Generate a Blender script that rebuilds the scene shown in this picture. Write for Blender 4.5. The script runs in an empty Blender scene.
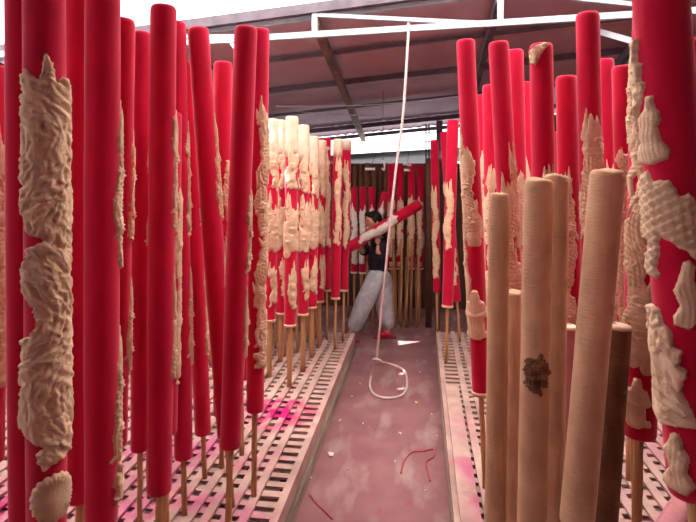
import bpy, bmesh, math, random
import numpy as np
from mathutils import Vector, Matrix, Quaternion
PI = math.pi
scene = bpy.context.scene
COL = scene.collection

# ------------------------------------------------------------------ camera
F = 546.0; CX = 348.0; HY = 173.0; CAMZ = 2.1
YAW = math.atan(73 / F)
RIGHT = Vector((math.cos(YAW), math.sin(YAW), 0)); FWD = Vector((-math.sin(YAW), math.cos(YAW), 0)); UP = Vector((0, 0, 1))
CAM = Vector((0, 0, CAMZ))
cd = bpy.data.cameras.new('camera'); cam = bpy.data.objects.new('camera', cd); COL.objects.link(cam)
cam.location = CAM; cam.rotation_euler = (PI / 2, 0, YAW)
cd.sensor_width = 36; cd.lens = F / 696 * 36; cd.shift_y = -(261 - HY) / 696; cd.clip_start = .05
scene.camera = cam

def P(px, py, d):                       # point seen at a pixel, at forward distance d
    return CAM + RIGHT * ((px - CX) / F * d) + FWD * d + UP * ((HY - py) / F * d)
def PZ(px, py, z):                      # point seen at a pixel, at height z
    return P(px, py, F * (CAMZ - z) / (py - HY))

# ------------------------------------------------------------------ materials
def lin(c):
    return tuple((x / 255 / 12.92) if x / 255 <= .04045 else ((x / 255 + .055) / 1.055) ** 2.4 for x in c) + (1,)
def mat(name, col, rough=.7, col2=None, scale=8, stretch=(1, 1, 1), bump=0, bscale=60, sheen=0, mix=(.35, .7), detail=4, spec=.3, bstretch=None, extra=None):
    m = bpy.data.materials.new(name); m.use_nodes = True
    nt = m.node_tree; N = nt.nodes; L = nt.links
    b = N['Principled BSDF']; b.inputs['Roughness'].default_value = rough; b.inputs['Specular IOR Level'].default_value = spec
    b.inputs['Base Color'].default_value = lin(col)
    tc = N.new('ShaderNodeTexCoord')
    out = None
    if col2:
        mp = N.new('ShaderNodeMapping'); mp.inputs['Scale'].default_value = stretch; L.new(tc.outputs['Object'], mp.inputs[0])
        nz = N.new('ShaderNodeTexNoise'); nz.inputs['Scale'].default_value = scale; nz.inputs['Detail'].default_value = detail
        L.new(mp.outputs[0], nz.inputs['Vector'])
        mr = N.new('ShaderNodeMapRange'); mr.inputs[1].default_value = mix[0]; mr.inputs[2].default_value = mix[1]
        L.new(nz.outputs['Fac'], mr.inputs[0])
        mx = N.new('ShaderNodeMix'); mx.data_type = 'RGBA'; mx.inputs[6].default_value = lin(col); mx.inputs[7].default_value = lin(col2)
        L.new(mr.outputs[0], mx.inputs[0]); out = mx.outputs[2]
    if extra: out = extra(nt, tc, out)
    if out is not None: L.new(out, b.inputs['Base Color'])
    if bump:
        mp = N.new('ShaderNodeMapping'); mp.inputs['Scale'].default_value = bstretch or (1, 1, 1); L.new(tc.outputs['Object'], mp.inputs[0])
        nz = N.new('ShaderNodeTexNoise'); nz.inputs['Scale'].default_value = bscale; nz.inputs['Detail'].default_value = 3
        L.new(mp.outputs[0], nz.inputs['Vector'])
        bp = N.new('ShaderNodeBump'); bp.inputs['Strength'].default_value = bump; bp.inputs['Distance'].default_value = .01
        L.new(nz.outputs['Fac'], bp.inputs['Height']); L.new(bp.outputs[0], b.inputs['Normal'])
    if sheen:
        b.inputs['Sheen Weight'].default_value = sheen; b.inputs['Sheen Roughness'].default_value = .45
        b.inputs['Sheen Tint'].default_value = (1, .45, .6, 1)
    return m
def blotch(col, scale, lo, hi, coord='Object', stretch=(1, 1, 1), at=None):
    """stains of a colour laid over what is below; at = (centre, radius) limits them to one spot"""
    def f(nt, tc, out):
        N = nt.nodes; L = nt.links
        mp = N.new('ShaderNodeMapping'); mp.inputs['Scale'].default_value = stretch; L.new(tc.outputs[coord], mp.inputs[0])
        nz = N.new('ShaderNodeTexNoise'); nz.inputs['Scale'].default_value = scale; nz.inputs['Detail'].default_value = 5
        L.new(mp.outputs[0], nz.inputs['Vector'])
        mr = N.new('ShaderNodeMapRange'); mr.inputs[1].default_value = lo; mr.inputs[2].default_value = hi
        L.new(nz.outputs['Fac'], mr.inputs[0]); fac = mr.outputs[0]
        if at:
            d = N.new('ShaderNodeVectorMath'); d.operation = 'DISTANCE'; d.inputs[1].default_value = at[0]
            L.new(tc.outputs[coord], d.inputs[0])
            r = N.new('ShaderNodeMapRange'); r.inputs[1].default_value = at[1]; r.inputs[2].default_value = at[1] * .35
            L.new(d.outputs['Value'], r.inputs[0])
            mu = N.new('ShaderNodeMath'); mu.operation = 'MULTIPLY'; L.new(fac, mu.inputs[0]); L.new(r.outputs[0], mu.inputs[1]); fac = mu.outputs[0]
        mx = N.new('ShaderNodeMix'); mx.data_type = 'RGBA'; mx.inputs[7].default_value = lin(col)
        L.new(fac, mx.inputs[0]); L.new(out, mx.inputs[6])
        return mx.outputs[2]
    return f
def chain(*fs):
    def f(nt, tc, out):
        for g in fs: out = g(nt, tc, out)
        return out
    return f

M = {}
M['red'] = mat('red_powder', (200, 12, 56), .85, (182, 9, 46), 10, (1, 1, .5), .25, 420, sheen=.5, spec=.12)
M['cream'] = mat('cream_clay', (226, 190, 160), .8, (208, 168, 138), 22, bump=.25, bscale=160, extra=blotch((205, 110, 110), 14, .66, .8), spec=.25)
M['pale'] = mat('white_clay', (232, 220, 210), .8, (215, 200, 190), 22, bump=.2, bscale=160, spec=.25)
M['tip'] = mat('raw_cream_incense', (238, 204, 180), .85, (226, 184, 160), 14, bump=.2, bscale=150)
M['bamboo'] = mat('bamboo', (198, 146, 104), .65, (156, 106, 70), 12, (3, 3, .25), .35, 40, bstretch=(4, 4, .3), extra=blotch((165, 60, 70), 5, .62, .75))
M['raw'] = mat('raw_incense', (208, 164, 132), .85, (182, 136, 106), 9, (1, 1, .6), .4, 30, bstretch=(1, 1, 4), extra=blotch((140, 95, 66), 6, .62, .78))
M['rawdark'] = mat('dark_raw_incense', (128, 84, 60), .85, (98, 62, 46), 9, (1, 1, .6), .6, 26, bstretch=(1, 1, 6))
M['pinkraw'] = mat('pink_dusted_incense', (196, 128, 140), .85, (176, 112, 112), 10, bump=.4, bscale=60)
M['flake'] = mat('flaked_core', (150, 108, 82), .9, (98, 64, 48), 40, bump=1, bscale=90)
M['rack'] = mat('pale_timber', (196, 162, 152), .8, (166, 130, 124), 5, (1, 1, 1), .3, 30, extra=chain(
    blotch((196, 100, 140), 3.2, .46, .66, at=((.73, -.24, .25), 1.4)),
    blotch((196, 20, 105), 5, .40, .54, at=((1.36, .80, .25), .42)),
    blotch((176, 50, 105), 4, .5, .62, at=((.48, -.74, .25), 1.0)),
    blotch((200, 120, 120), 6, .6, .8)))
M['railgrey'] = mat('weathered_timber', (170, 152, 138), .85, (134, 116, 104), 7, (1, .3, 1), .4, 40)
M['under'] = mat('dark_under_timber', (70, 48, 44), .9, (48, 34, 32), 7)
M['floor'] = mat('dusty_floor', (150, 102, 104), .85, (130, 84, 90), 3, bump=.3, bscale=18, detail=8, extra=chain(
    blotch((168, 138, 132), 2.2, .52, .72, stretch=(2.2, .8, 1)),
    blotch((150, 30, 84), 3, .40, .55, at=((.08, 3.0, 0), .22)),
    blotch((170, 60, 110), 9, .66, .78)))
M['sheet'] = mat('mauve_roof_sheet', (222, 196, 206), .7, (204, 176, 188), 2, bump=.05)
M['plastic'] = bpy.data.materials.new('milky_diffuser'); M['plastic'].use_nodes = True  # translucent, for the added overhead sheets that spread daylight
_n = M['plastic'].node_tree; _t = _n.nodes.new('ShaderNodeBsdfTranslucent'); _t.inputs[0].default_value = (.85, .85, .84, 1); _n.links.new(_t.outputs[0], _n.nodes['Material Output'].inputs[0])
M['steel_white'] = mat('white_painted_steel', (184, 186, 192), .5, (168, 170, 178), 9)
M['steel_dark'] = mat('dark_steel', (116, 102, 112), .6, (94, 82, 92), 9)
M['rust'] = mat('rusty_steel', (150, 112, 90), .7, (96, 70, 66), 9)
M['wall'] = mat('dark_plank_wall', (104, 70, 58), .85, (72, 46, 40), 4, (6, 6, .4), .3, 20)
M['wallr'] = mat('reddish_plank_wall', (126, 78, 70), .85, (90, 56, 52), 4, (6, 6, .4), .3, 20)
M['pole'] = mat('brown_pole', (112, 72, 54), .7, (88, 54, 42), 7)
M['rope'] = mat('pink_white_rope', (226, 200, 198), .8, (205, 170, 172), 60)
M['cord'] = mat('red_cord', (190, 84, 84), .7, (170, 70, 76), 30)
M['skin'] = mat('skin', (214, 156, 128), .55, (204, 142, 116), 10)
M['hair'] = mat('black_hair', (24, 18, 20), .5, (38, 30, 30), 40, (1, 1, .2), .4, 120)
M['navy'] = mat('navy_shirt', (44, 38, 54), .85, (36, 31, 46), 20, bump=.3, bscale=25)
M['grey'] = mat('grey_trousers', (192, 190, 195), .85, (166, 164, 170), 14, bump=1, bscale=9, bstretch=(1, 1, .6))
M['shoe'] = mat('red_shoe', (190, 28, 52), .6, (168, 20, 44), 20)
M['sole'] = mat('shoe_sole', (150, 60, 66), .8)
M['eye'] = mat('eye', (30, 22, 20), .3)
M['lip'] = mat('lip', (180, 96, 88), .5)
M['paper'] = mat('paper_scrap', (225, 205, 195), .8, (210, 190, 180), 30)
M['leaf'] = mat('yellow_scrap', (220, 190, 120), .8, (205, 170, 100), 30)
M['tube'] = mat('white_tube', (240, 240, 240), .4)
M['wire'] = mat('pale_wire', (190, 180, 186), .6)
M['wiredark'] = mat('dark_wire', (50, 45, 50), .6)

# ------------------------------------------------------------------ mesh helpers
def link(name, me, material, parent=None):
    o = bpy.data.objects.new(name, me); COL.objects.link(o)
    if material: me.materials.append(material)
    if parent: o.parent = parent
    return o
def tag(o, label=None, cat=None, group=None, kind=None):
    if label: o['label'] = label
    if cat: o['category'] = cat
    if group: o['group'] = group
    if kind: o['kind'] = kind
    return o
def empty(name, mw):
    o = bpy.data.objects.new(name, None); COL.objects.link(o); o.matrix_world = mw; o.empty_display_size = .1
    return o
def mesh(verts, faces, smooth=True):
    me = bpy.data.meshes.new('m'); me.from_pydata([tuple(v) for v in verts], [], faces)
    if smooth: me.polygons.foreach_set('use_smooth', [True] * len(me.polygons))
    me.update(); return me
class MB:
    def __init__(s): s.v = []; s.f = []
    def box(s, x0, x1, y0, y1, z0, z1):
        b = len(s.v)
        s.v += [(x0, y0, z0), (x1, y0, z0), (x1, y1, z0), (x0, y1, z0), (x0, y0, z1), (x1, y0, z1), (x1, y1, z1), (x0, y1, z1)]
        s.f += [tuple(b + i for i in q) for q in ((0, 3, 2, 1), (4, 5, 6, 7), (0, 1, 5, 4), (1, 2, 6, 5), (2, 3, 7, 6), (3, 0, 4, 7))]; return s
    def bar(s, p, q, w, h, up=(0, 0, 1)):       # square bar from p to q
        p, q = Vector(p), Vector(q); d = (q - p).normalized(); x = d.cross(Vector(up)).normalized(); u = x.cross(d)
        b = len(s.v)
        for e in (p, q):
            for a, c in ((-1, -1), (1, -1), (1, 1), (-1, 1)): s.v.append(tuple(e + x * a * w / 2 + u * c * h / 2))
        s.f += [tuple(b + i for i in k) for k in ((0, 1, 2, 3), (7, 6, 5, 4), (0, 4, 5, 1), (1, 5, 6, 2), (2, 6, 7, 3), (3, 7, 4, 0))]; return s
    def tube(s, pts, rad, n=8):
        pts = [Vector(p) for p in pts]; m = len(pts); r = rad if hasattr(rad, '__len__') else [rad] * m; b = len(s.v); prev = None
        for i, p in enumerate(pts):
            d = (pts[min(i + 1, m - 1)] - pts[max(i - 1, 0)]).normalized()
            if prev is None: prev = Vector((0, 0, 1)).cross(d) if abs(d.z) < .95 else Vector((1, 0, 0)).cross(d)
            x = (prev - d * prev.dot(d)).normalized(); prev = x; y = d.cross(x)
            for k in range(n): s.v.append(tuple(p + (x * math.cos(2 * PI * k / n) + y * math.sin(2 * PI * k / n)) * r[i]))
        for i in range(m - 1):
            for k in range(n): s.f.append((b + i * n + k, b + i * n + (k + 1) % n, b + (i + 1) * n + (k + 1) % n, b + (i + 1) * n + k))
        s.f.append(tuple(b + k for k in reversed(range(n)))); s.f.append(tuple(b + (m - 1) * n + k for k in range(n))); return s
    def me(s, smooth=False): return mesh(s.v, s.f, smooth)
    def build(s, name, m, parent=None, smooth=False): return link(name, s.me(smooth), m, parent)
def spline(pts, n=8):                           # Catmull-Rom through points
    pts = [Vector(p) for p in pts]; out = []
    for i in range(len(pts) - 1):
        a, b, c, d = pts[max(i - 1, 0)], pts[i], pts[i + 1], pts[min(i + 2, len(pts) - 1)]
        for k in range(n):
            t = k / n
            out.append(.5 * ((2 * b) + (c - a) * t + (2 * a - 5 * b + 4 * c - d) * t * t + (3 * b - 3 * c + d - a) * t ** 3))
    out.append(pts[-1]); return out

# ------------------------------------------------------------------ incense sticks
def lathe(prof, n=28, wob=0, seed=0, rough_top=0):
    """prof: list of (z, r); a closed body of revolution, a little uneven"""
    rng = random.Random(seed); ph = [rng.uniform(0, 6.28) for _ in range(8)]
    v = []; f = []
    zt = prof[-1][0]
    for z, r in prof:
        for k in range(n):
            a = 2 * PI * k / n
            w = 1 + wob * (math.sin(2 * a + ph[0] + z * 3) + .6 * math.sin(3 * a + ph[1] - z * 5) + .8 * math.sin(z * 11 + ph[2] + a) + .5 * math.sin(z * 23 + ph[3]))
            dz = rough_top * (math.sin(a + ph[4]) + .5 * math.sin(3 * a + ph[5])) * max(0, 1 - (zt - z) / .03) if rough_top else 0
            v.append((r * w * math.cos(a), r * w * math.sin(a), z + dz))
    for i in range(len(prof) - 1):
        for k in range(n): f.append((i * n + k, i * n + (k + 1) % n, (i + 1) * n + (k + 1) % n, (i + 1) * n + k))
    f.append(tuple(reversed(range(n)))); f.append(tuple(range((len(prof) - 1) * n, len(prof) * n)))
    return mesh(v, f)
def body_profile(z0, L, r, rb=.92):
    p = [(z0, r * .72), (z0 + .004, r * rb * .95), (z0 + .012, r * rb)]
    k = max(8, int(L / .08))
    p += [(z0 + .03 + (L - .06) * i / k, r * (rb + (1 - rb) * min(1, i / k * 3))) for i in range(k + 1)]
    p += [(z0 + L - .016, r * .985), (z0 + L - .007, r * .93), (z0 + L - .001, r * .82), (z0 + L + .001, r * .6), (z0 + L + .002, r * .25)]
    return p

def rnd(sd, e, hp):                              # rounded height from a signed distance (positive inside)
    t = np.clip(sd / e, 0, 1)
    return np.where(sd > 0, hp * np.sqrt(np.maximum(0, 1 - (1 - t) ** 2)), sd * .8)
def capsule(U, Z, a, b, ra, rb):
    dx, dz = b[0] - a[0], b[1] - a[1]; l2 = dx * dx + dz * dz + 1e-9
    t = np.clip(((U - a[0]) * dx + (Z - a[1]) * dz) / l2, 0, 1)
    return ra + (rb - ra) * t - np.hypot(U - a[0] - t * dx, Z - a[1] - t * dz), t
def disc(U, Z, c, rx, rz):
    return (1 - np.hypot((U - c[0]) / rx, (Z - c[1]) / rz)) * min(rx, rz)

def dragon(U, Z, L, w, rng, zr, amp=.35, flames=1.0, legs=True, hp=.008, lump=0):
    """band of scales that winds along the stick, crested with flames, with legs, a maned head and cloud curls"""
    z0, z1 = zr; ph = rng.uniform(0, 6.28); lam = rng.uniform(.42, .6)
    c = lambda z: amp * w * math.sin(2 * PI * z / lam + ph)
    Cz = amp * w * np.sin(2 * PI * Z / lam + ph); dC = amp * w * 2 * PI / lam * np.cos(2 * PI * Z / lam + ph)
    hw = w * (.72 + .2 * np.sin(2 * PI * Z / .33 + ph * 2) + .08 * np.sin(Z * 47 + ph) + .06 * np.sin(Z * 110 + ph))
    sd = (hw - np.abs(U - Cz)) / np.sqrt(1 + dC ** 2)
    sd = np.minimum(sd, np.minimum(z1 - Z, Z - z0))
    H = rnd(sd, w * .35, hp)
    s = Z * 1.05; t = U - Cz; p = w * .42
    row = np.floor(s / p); fx = np.mod(t / p + .5 * np.mod(row, 2), 1) - .5; fs = np.mod(s / p, 1)
    sc = np.clip(1.1 - np.hypot(fx * 1.9, (1 - fs) * 1.15), 0, 1) * .0055
    fur = .0028 * np.sin(t * 420 + 6 * np.sin(Z * 22 + ph) + Z * 60) + .0018 * np.sin(Z * 300 + t * 160)
    zone = np.sin(2 * PI * Z / .55 + ph)
    H = np.where(sd > 0, H + np.where(zone > 0, sc - .002, fur), H)
    if lump:
        H = np.where(sd > 0, H + lump * (np.sin(U * 190 + 3 * np.sin(Z * 60)) * np.sin(Z * 150 + 2 * np.sin(U * 90))), H)
    def add(sd, e, h, det=0):
        nonlocal H
        g = rnd(sd, e, h); g = np.where(sd > 0, g + det, g); H = np.maximum(H, g)
    for i in range(int(6 * flames)):             # flames at the top
        u = c(z1) + rng.uniform(-.75, .75) * w; z = z1 - rng.uniform(.02, .08); l = rng.uniform(.05, .15)
        q, tt = capsule(U, Z, (u, z), (u * .8 + rng.uniform(-.012, .012), z + l), w * .36, .001)
        add(q, .008, hp * 1.1, .002 * np.sin((U - u) * 700))
    for i in range(int((z1 - z0) / .055 * flames)):   # leafy spikes along both edges
        z = rng.uniform(z0 + .02, z1 - .02); sg = rng.choice((-1, 1)); u = c(z) + sg * w * .62
        l = rng.uniform(.025, .06)
        q, tt = capsule(U, Z, (u, z), (u + sg * rng.uniform(.1, .45) * w, z + rng.choice((1, 1, -1)) * l), w * .24, .001)
        add(q, .007, hp * .95, .0015 * np.sin(Z * 500))
    if legs:
        for i in range(max(1, int((z1 - z0) / .4))):
            z = z0 + (z1 - z0) * (i + rng.uniform(.3, .7)) / max(1, int((z1 - z0) / .4)); sg = rng.choice((-1, 1)); u = c(z) + sg * w * .5
            k = (u + sg * w * .55, z - .045); fo = (u + sg * w * .35, z - .11)
            q, _ = capsule(U, Z, (u, z), k, w * .34, w * .2); add(q, .01, hp * 1.3, .0015 * np.sin(Z * 380))
            q, _ = capsule(U, Z, k, fo, w * .2, w * .15); add(q, .01, hp * 1.2)
            for a in (-.6, 0, .6):
                q, _ = capsule(U, Z, fo, (fo[0] + sg * .014 + a * .014, fo[1] - .02 + abs(a) * .01), w * .11, .001); add(q, .006, hp)
    for i in range(int((z1 - z0) * 34) if w < .07 else 0):      # tufts over the band
        z = rng.uniform(z0 + .02, z1 - .05); u = c(z) + rng.uniform(-.7, .7) * w; a = PI / 2 + rng.gauss(0, .6); l = rng.uniform(.03, .07)
        q, tt = capsule(U, Z, (u, z), (u + l * math.cos(a), z + l * math.sin(a)), w * .2, .001)
        add(np.minimum(q, sd + .004), .007, hp * 1.45)
    for i in range(2):                            # heads: muzzle, brows, eyes, horns
        z = z0 + (z1 - z0) * (.28 + .4 * i + rng.uniform(-.06, .06)); u = c(z)
        add(disc(U, Z, (u, z), w * .62, w * .75), w * .4, hp * 1.8, .0015 * np.sin(Z * 420 + U * 100))
        for sg in (-1, 1):
            add(disc(U, Z, (u + sg * w * .28, z + w * .25), w * .16, w * .14), w * .12, hp * 2.3)
            q, _ = capsule(U, Z, (u + sg * w * .25, z + w * .6), (u + sg * w * .55, z + w * 1.4), w * .14, .001); add(q, .006, hp * 1.7)
            q, _ = capsule(U, Z, (u + sg * w * .3, z - w * .4), (u + sg * w * .85, z - w * .9), w * .12, .001); add(q, .006, hp * 1.5)
        add(disc(U, Z, (u, z - w * .2), w * .24, w * .2), w * .15, hp * 2.5)
    for i in range(5):                            # cloud curls near the foot
        u = c(z0) + rng.uniform(-.6, .6) * w; z = z0 + rng.uniform(-.02, .07); r = w * rng.uniform(.25, .42)
        rr = np.hypot(U - u, Z - z); add(r - rr, r * .5, hp * 1.2, .0018 * np.sin(rr * 700 + np.arctan2(Z - z, U - u)))
    return H
def figure(U, Z, cu, z0, h, rng, hp=.012):
    """a small robed figure standing on a base"""
    H = np.full_like(U, -.02); s = h
    def add(sd, e, g, det=0):
        nonlocal H
        q = rnd(sd, e, g); H = np.maximum(H, np.where(sd > 0, q + det, q))
    add(disc(U, Z, (cu, z0 + .86 * s), .1 * s, .12 * s), .05 * s, hp * 1.2)
    add(disc(U, Z, (cu, z0 + .97 * s), .075 * s, .06 * s), .04 * s, hp * 1.1)
    q, t = capsule(U, Z, (cu, z0 + .7 * s), (cu + rng.uniform(-.03, .03) * s, z0 + .12 * s), .16 * s, .22 * s); add(q, .07 * s, hp, .0018 * np.sin(U * 330 + Z * 40))
    for sg in (-1, 1):
        q, t = capsule(U, Z, (cu + sg * .14 * s, z0 + .7 * s), (cu + sg * .2 * s, z0 + .5 * s), .08 * s, .09 * s); add(q, .04 * s, hp * 1.1)
        q, t = capsule(U, Z, (cu + sg * .2 * s, z0 + .5 * s), (cu + sg * .03 * s, z0 + .46 * s), .08 * s, .05 * s); add(q, .04 * s, hp * 1.4)
    q, t = capsule(U, Z, (cu - .22 * s, z0 + .05 * s), (cu + .24 * s, z0 + .03 * s), .06 * s, .07 * s); add(q, .04 * s, hp, .001 * np.sin(U * 500))
    return H
def fan(U, Z, cu, z0, r, rng, hp=.01):
    a = np.arctan2(Z - z0, U - cu); rr = np.hypot(U - cu, Z - z0)
    R_ = r * (1 + .09 * np.abs(np.sin(a * 9)))
    sd = R_ - rr
    return np.where(sd > 0, rnd(sd, r * .3, hp) + .0025 * np.sin(a * 36) * np.clip(rr / r * 2 - .4, 0, 1), sd)

def poly_sd(U, Z, pts):
    x, y = np.array(pts, float).T; d = np.full(U.shape, 9.0); ins = np.zeros(U.shape, bool)
    for i in range(len(x)):
        x0, y0 = x[i - 1], y[i - 1]; x1, y1 = x[i], y[i]
        t = np.clip(((U - x0) * (x1 - x0) + (Z - y0) * (y1 - y0)) / ((x1 - x0) ** 2 + (y1 - y0) ** 2 + 1e-12), 0, 1)
        d = np.minimum(d, np.hypot(U - x0 - t * (x1 - x0), Z - y0 - t * (y1 - y0)))
        c = ((y0 > Z) != (y1 > Z)) & (U < (x1 - x0) * (Z - y0) / (y1 - y0 + 1e-12) + x0); ins ^= c
    return np.where(ins, d, -d)
def carved(U, Z, pts, kind, seed=0, hp=.010):
    sd = poly_sd(U, Z, pts); ew = .0004 if kind == 'robe' else .0012; sd = sd + ew * np.sin(U * 260 + Z * 90 + seed) + ew * np.sin(Z * 330 + seed * 2)
    H = rnd(sd, .012, hp); ph = seed * 1.7
    if kind == 'scales':
        a = U * .86 + Z * .5; b = -U * .5 + Z * .86; p = .019
        row = np.floor(b / p); fx = np.mod(a / p + .5 * np.mod(row, 2), 1) - .5; fs = np.mod(b / p, 1)
        det = np.clip(1.1 - np.hypot(fx * 1.9, (1 - fs) * 1.15), 0, 1) * .007 - .002
    elif kind == 'robe':
        det = .0011 * np.sin(U * 620 + 2 * np.sin(Z * 50 + ph)) + .001 * np.sin(Z * 170)
    else:
        rg = random.Random(seed + 5); us = [q[0] for q in pts]; zs = [q[1] for q in pts]; H = H - .0045
        for _ in range(int((max(zs) - min(zs)) * (max(us) - min(us)) * 4200) + 12):
            u, z = rg.uniform(min(us), max(us)), rg.uniform(min(zs), max(zs)); a = PI / 2 + .9 * math.sin(z * 13 + seed) + rg.gauss(0, .35); l = rg.uniform(.03, .085)
            b = rg.uniform(-.3, .3); p1 = (u + l * .55 * math.cos(a), z + l * .55 * math.sin(a)); p2 = (p1[0] + l * .45 * math.cos(a + b), p1[1] + l * .45 * math.sin(a + b))
            c1, _t1 = capsule(U, Z, (u, z), p1, .008, .0065); c2, _t2 = capsule(U, Z, p1, p2, .0065, .001)
            H = np.where(sd > .003, np.maximum(H, rnd(np.maximum(c1, c2), .0055, hp * rg.uniform(.85, 1.45))), H)
        for _ in range(int((max(zs) - min(zs)) * 12)):
            u, z = rg.uniform(min(us), max(us)) * .7, rg.uniform(min(zs), max(zs)); r = rg.uniform(.012, .022); rr = np.hypot(U - u, Z - z)
            H = np.where(sd > .003, np.maximum(H, rnd(r - rr, r * .5, hp * 1.35) + np.where(rr < r, .0016 * np.sin(rr * 800 + np.arctan2(Z - z, U - u)), 0)), H)
        w1 = np.sin(U * 300 + 5 * np.sin(Z * 26 + ph) + Z * 130); w2 = np.sin(Z * 210 + 4 * np.sin(U * 60 + Z * 17 + ph))
        k = .5 + .5 * np.sin(Z * 19 + ph); det = .0012 * w1 * k + .0012 * w2 * (1 - k) + .002 * np.sin(U * 120 + Z * 75 + 3 * np.sin(Z * 33))
    return np.where(sd > 0, H + det * np.clip(sd / .008, 0, 1), H)

def relief_mesh(fn, R, bz, L, phi, half, du, dz, zr, flip=False):
    """height field wrapped on the stick; what falls below the skin is dropped"""
    nu = max(6, int(2 * half / du)); z0, z1 = zr; nz = max(6, int((z1 - z0) / dz))
    u = np.linspace(-half, half, nu); z = np.linspace(z0, z1, nz)
    U, Z = np.meshgrid(u, z)
    H = fn(U, Z)
    H = np.maximum(H, -.006)
    edge = np.minimum(np.minimum(half - np.abs(U), Z - z0), z1 - Z); H = np.minimum(H, edge * 2 - .002)
    A = phi + U / R; rad = R + H
    V = np.stack([rad * np.sin(A), -rad * np.cos(A), Z + bz], -1).reshape(-1, 3)
    ok = (H > -.0005)
    q = ok[:-1, :-1] | ok[1:, :-1] | ok[:-1, 1:] | ok[1:, 1:]
    i, j = np.nonzero(q)
    Fq = np.stack([i * nu + j, i * nu + j + 1, (i + 1) * nu + j + 1, (i + 1) * nu + j], -1)
    used, inv = np.unique(Fq, return_inverse=True); V = V[used]; Fq = inv.reshape(-1, 4)
    me = bpy.data.meshes.new('m'); n = len(Fq)
    me.vertices.add(len(V)); me.vertices.foreach_set('co', V.ravel())
    me.loops.add(n * 4); me.loops.foreach_set('vertex_index', Fq.ravel())
    me.polygons.add(n); me.polygons.foreach_set('loop_start', np.arange(0, n * 4, 4)); me.polygons.foreach_set('loop_total', np.full(n, 4))
    me.polygons.foreach_set('use_smooth', np.ones(n, bool)); me.update(calc_edges=True); me.validate()
    return me

SEGS = []                                        # axes of what already stands, to keep sticks apart
def frame(base, top):
    z = (top - base).normalized(); t = CAM - base; t.z = 0; t.normalize()
    y = -(t - z * t.dot(z)).normalized(); x = y.cross(z)
    return Matrix(((x.x, y.x, z.x, base.x), (x.y, y.y, z.y, base.y), (x.z, y.z, z.z, base.z), (0, 0, 0, 1)))
RACKZ = .255
def segdist(a, b):
    best = 9
    for i in range(9):
        t = i / 8; z = .3 + 2.2 * t
        def at(s):
            k = (z - s[0].z) / (s[1].z - s[0].z); return s[0].lerp(s[1], k)
        best = min(best, (at(a) - at(b)).length - a[2] - b[2])
    return best

def handle(root, hb, r, seed, length_in=.05, n=10):
    rng = random.Random(seed); k = 8
    pts = [(rng.uniform(-.002, .002) if 0 < i < k else 0, rng.uniform(-.002, .002) if 0 < i < k else 0, (hb + length_in) * i / k) for i in range(k + 1)]
    return MB().tube(pts, [r * rng.uniform(.92, 1.06) for _ in pts], n).build('bamboo_handle', M['bamboo'], root, True)

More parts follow.
